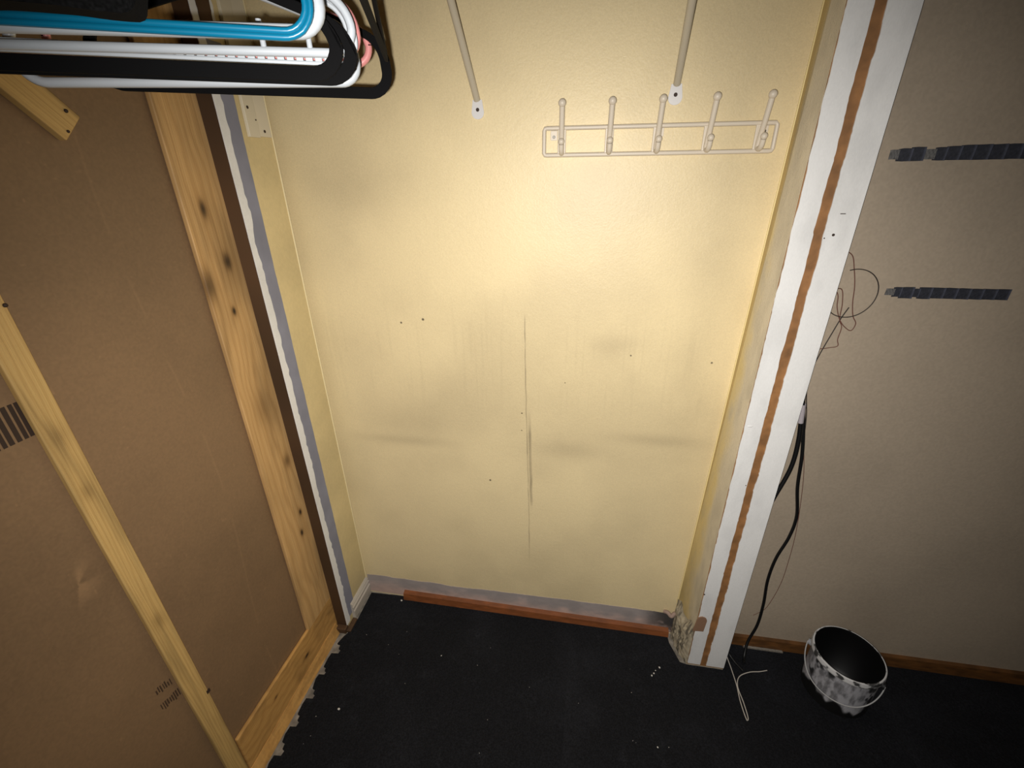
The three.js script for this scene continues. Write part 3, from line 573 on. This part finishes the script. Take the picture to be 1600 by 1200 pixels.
// round-bar plastic hanger; lines = offsets of the parallel bars that make up its body
function plasticHanger({ at, W, r, lines = [0], m, label, straps = false, ribs = false, shoulder = 0.315, lift = 0.052, r1 = 0.02, r2 = 0.03 }) {
  const g = group('clothes_hanger'); tag(g, label, 'hanger', 'clothes hangers in the bunch'); place(g, at);
  let top = 0; const parts = [];
  lines.forEach((o, i) => { const L = outline(W, o, shoulder, lift, r1, r2); if (!i) top = L.top; parts.push(new THREE.TubeGeometry(loopCurve(L.pts), 220, r, 8, true)); });
  const f = mesh('frame', parts, m, g);
  hook(top, m, r * 0.85, g, ROD_Y - at[1]);
  if (straps) for (const s of [-1, 1]) {
    const y = lift + 0.078 * Math.tan(shoulder);
    mesh('strap_hook', tube([[s * (W - 0.085), y + 0.004, 0], [s * (W - 0.090), y - 0.014, 0], [s * (W - 0.084), y - 0.023, 0], [s * (W - 0.073), y - 0.020, 0], [s * (W - 0.070), y - 0.009, 0]], 0.0026, 24, false, 8), m, g);
    mesh('strap_hook', tube([[s * (W - 0.108), y + 0.010, 0], [s * (W - 0.112), y - 0.008, 0], [s * (W - 0.107), y - 0.016, 0], [s * (W - 0.100), y - 0.012, 0]], 0.0026, 24, false, 8), m, g);
    for (const k of [0.043, 0.085]) mesh('post', rod([s * (W - k), 0, 0], [s * (W - k), 0.024, 0], 0.0026), m, g);
  }
  if (ribs) { const q = []; for (let x = -W + 0.03; x < W - 0.03; x += 0.009) q.push(box(x, -0.001, -0.0016, x + 0.0068, 0.0056, 0.0014, 0.0006)); mesh('ribbed_web', q, m, f); }
  return g;
}
function velvetHanger({ at, W, bar = 0.0100, label, shoulder = 0.315, lift = 0.040, r1 = 0.022, r2 = 0.034 }) {
  const g = group('clothes_hanger'); tag(g, label, 'hanger', 'clothes hangers in the bunch'); place(g, at);
  const A = outline(W, -0.006, shoulder, lift, r1, r2), B = outline(W, bar - 0.006, shoulder, lift, r1, r2);
  const sh = new THREE.Shape(A.pts.map((p) => new THREE.Vector2(p.x, p.y))); sh.holes.push(new THREE.Path(B.pts.map((p) => new THREE.Vector2(p.x, p.y)).reverse()));
  const q = new THREE.ExtrudeGeometry(sh, { depth: 0.0026, bevelEnabled: true, bevelSize: 0.0012, bevelThickness: 0.0012, bevelSegments: 2 }); q.translate(0, 0, -0.0013);
  mesh('frame', q, velvet, g);
  hook(A.top - 0.004, steel, 0.0017, g, ROD_Y - at[1]);
  return g;
}
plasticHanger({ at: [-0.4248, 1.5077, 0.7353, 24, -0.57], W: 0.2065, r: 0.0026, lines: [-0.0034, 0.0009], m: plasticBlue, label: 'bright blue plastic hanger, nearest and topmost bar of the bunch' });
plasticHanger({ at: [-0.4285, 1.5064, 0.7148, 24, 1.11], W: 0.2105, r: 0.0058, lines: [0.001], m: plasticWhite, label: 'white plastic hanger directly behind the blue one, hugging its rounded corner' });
velvetHanger({ at: [-0.4382, 1.4905, 0.6748, 24, -0.49], W: 0.2085, label: 'black velvet hanger whose inner rounded corner cuts off the white bars' });
velvetHanger({ at: [-0.4393, 1.4910, 0.6538, 24, -0.59], W: 0.2130, label: 'second black velvet hanger, its corner just outside the first black one' });
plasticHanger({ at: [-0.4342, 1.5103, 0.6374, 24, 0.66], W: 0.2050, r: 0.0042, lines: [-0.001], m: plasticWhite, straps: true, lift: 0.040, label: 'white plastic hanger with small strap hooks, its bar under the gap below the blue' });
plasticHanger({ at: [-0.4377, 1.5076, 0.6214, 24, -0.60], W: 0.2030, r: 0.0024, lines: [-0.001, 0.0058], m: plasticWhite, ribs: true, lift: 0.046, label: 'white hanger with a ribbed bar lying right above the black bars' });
plasticHanger({ at: [-0.4440, 1.5125, 0.6032, 24, 0.73], W: 0.2040, r: 0.0046, m: plasticPink, lift: 0.044, label: 'pink plastic hanger, the inner one, curving beside the white shoulder' });
velvetHanger({ at: [-0.4250, 1.4999, 0.4756, 24, -0.67], W: 0.1630, bar: 0.0105, lift: 0.055, label: 'lowest black hanger, its open rounded corner standing out against the yellow wall' });
plasticHanger({ at: [-0.4800, 1.5345, 0.4490, 24, 0.79], W: 0.1850, r: 0.0046, m: plasticPink, lift: 0.038, label: 'pink plastic hanger, the outer one, its shoulder farthest to the right' });
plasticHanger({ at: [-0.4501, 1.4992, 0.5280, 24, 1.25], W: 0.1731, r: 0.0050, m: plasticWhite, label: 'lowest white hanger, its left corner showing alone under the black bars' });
// slim dark hanger turned edge-on towards the wall, and the black garment in front
{
  const g = group('clothes_hanger'); tag(g, 'slim dark hanger turned edge-on, its pointed tip against the yellow wall', 'hanger', 'clothes hangers in the bunch');
  const W = 0.205; place(g, [-0.1813, 1.5232, 0.670, 108.9, 0]);
  const A = [[-W, -0.004], [W - 0.003, -0.004], [W + 0.002, 0.0], [W - 0.002, 0.006], [0.010, 0.074], [-0.010, 0.074], [-W + 0.002, 0.006], [-W - 0.002, 0.0]];
  const B = [[-W + 0.026, 0.0045], [W - 0.026, 0.0045], [0.004, 0.064], [-0.004, 0.064]];
  const sh = new THREE.Shape(A.map((p) => new THREE.Vector2(...p))); sh.holes.push(new THREE.Path(B.map((p) => new THREE.Vector2(...p)).reverse()));
  const q = new THREE.ExtrudeGeometry(sh, { depth: 0.0022, bevelEnabled: true, bevelSize: 0.0008, bevelThickness: 0.0008, bevelSegments: 2 }); q.translate(0, 0, -0.0011);
  mesh('frame', q, new THREE.MeshPhysicalMaterial({ color: 0x0d0a08, roughness: 0.95, specularIntensity: 0.3 }), g);
  hook(0.070, steel, 0.0017, g, ROD_Y - 1.5200);
}
{
  const g = group('garment'); g.position.set(-0.385, 1.4930, 0.800); g.rotation.y = THREE.MathUtils.degToRad(20);
  tag(g, 'black cloth garment hanging at the top left above the blue hanger', 'garment');
  const q = new THREE.BoxGeometry(0.25, 0.24, 0.02, 50, 40, 6); const p = q.attributes.position;
  for (let i = 0; i < p.count; i++) {
    let x = p.getX(i), y = p.getY(i), z = p.getZ(i);
    const k = 1 - smooth(-0.06, 0.12, y) * 0.25, wv = Math.sin(x * 60 + y * 6) * 0.006 + (fbm(x * 20 + 5, y * 9 + 5, 251, 3) - 0.5) * 0.014;
    const corner = smooth(0.095, 0.125, x) * smooth(-0.09, -0.12, y); 
    p.setXYZ(i, x * k - corner * 0.010, y + corner * 0.012 + 0.12 - 0.014 * ((0.125 - x) / 0.25) * -0.2, z * (1 - 0.5 * smooth(0.09, 0.125, Math.abs(x))) + wv);
  }
  q.computeVertexNormals();
  mesh('cloth', q, cloth, g);
}
{
  const a = V(-0.4248, ROD_Y + 0.0, 0.7353), d = V(-0.30, 0, -1).normalize();
  const rodStart = a.clone().addScaledVector(d, -0.45), rodEnd = a.clone().addScaledVector(d, 0.60);
  const o = structure(mesh('trim_3', rod(rodStart.toArray(), rodEnd.toArray(), 0.0125, 20), steel), 'trim_3');
  o.userData.label = 'hanger rod above the frame';
}
renderer.render(scene, camera);
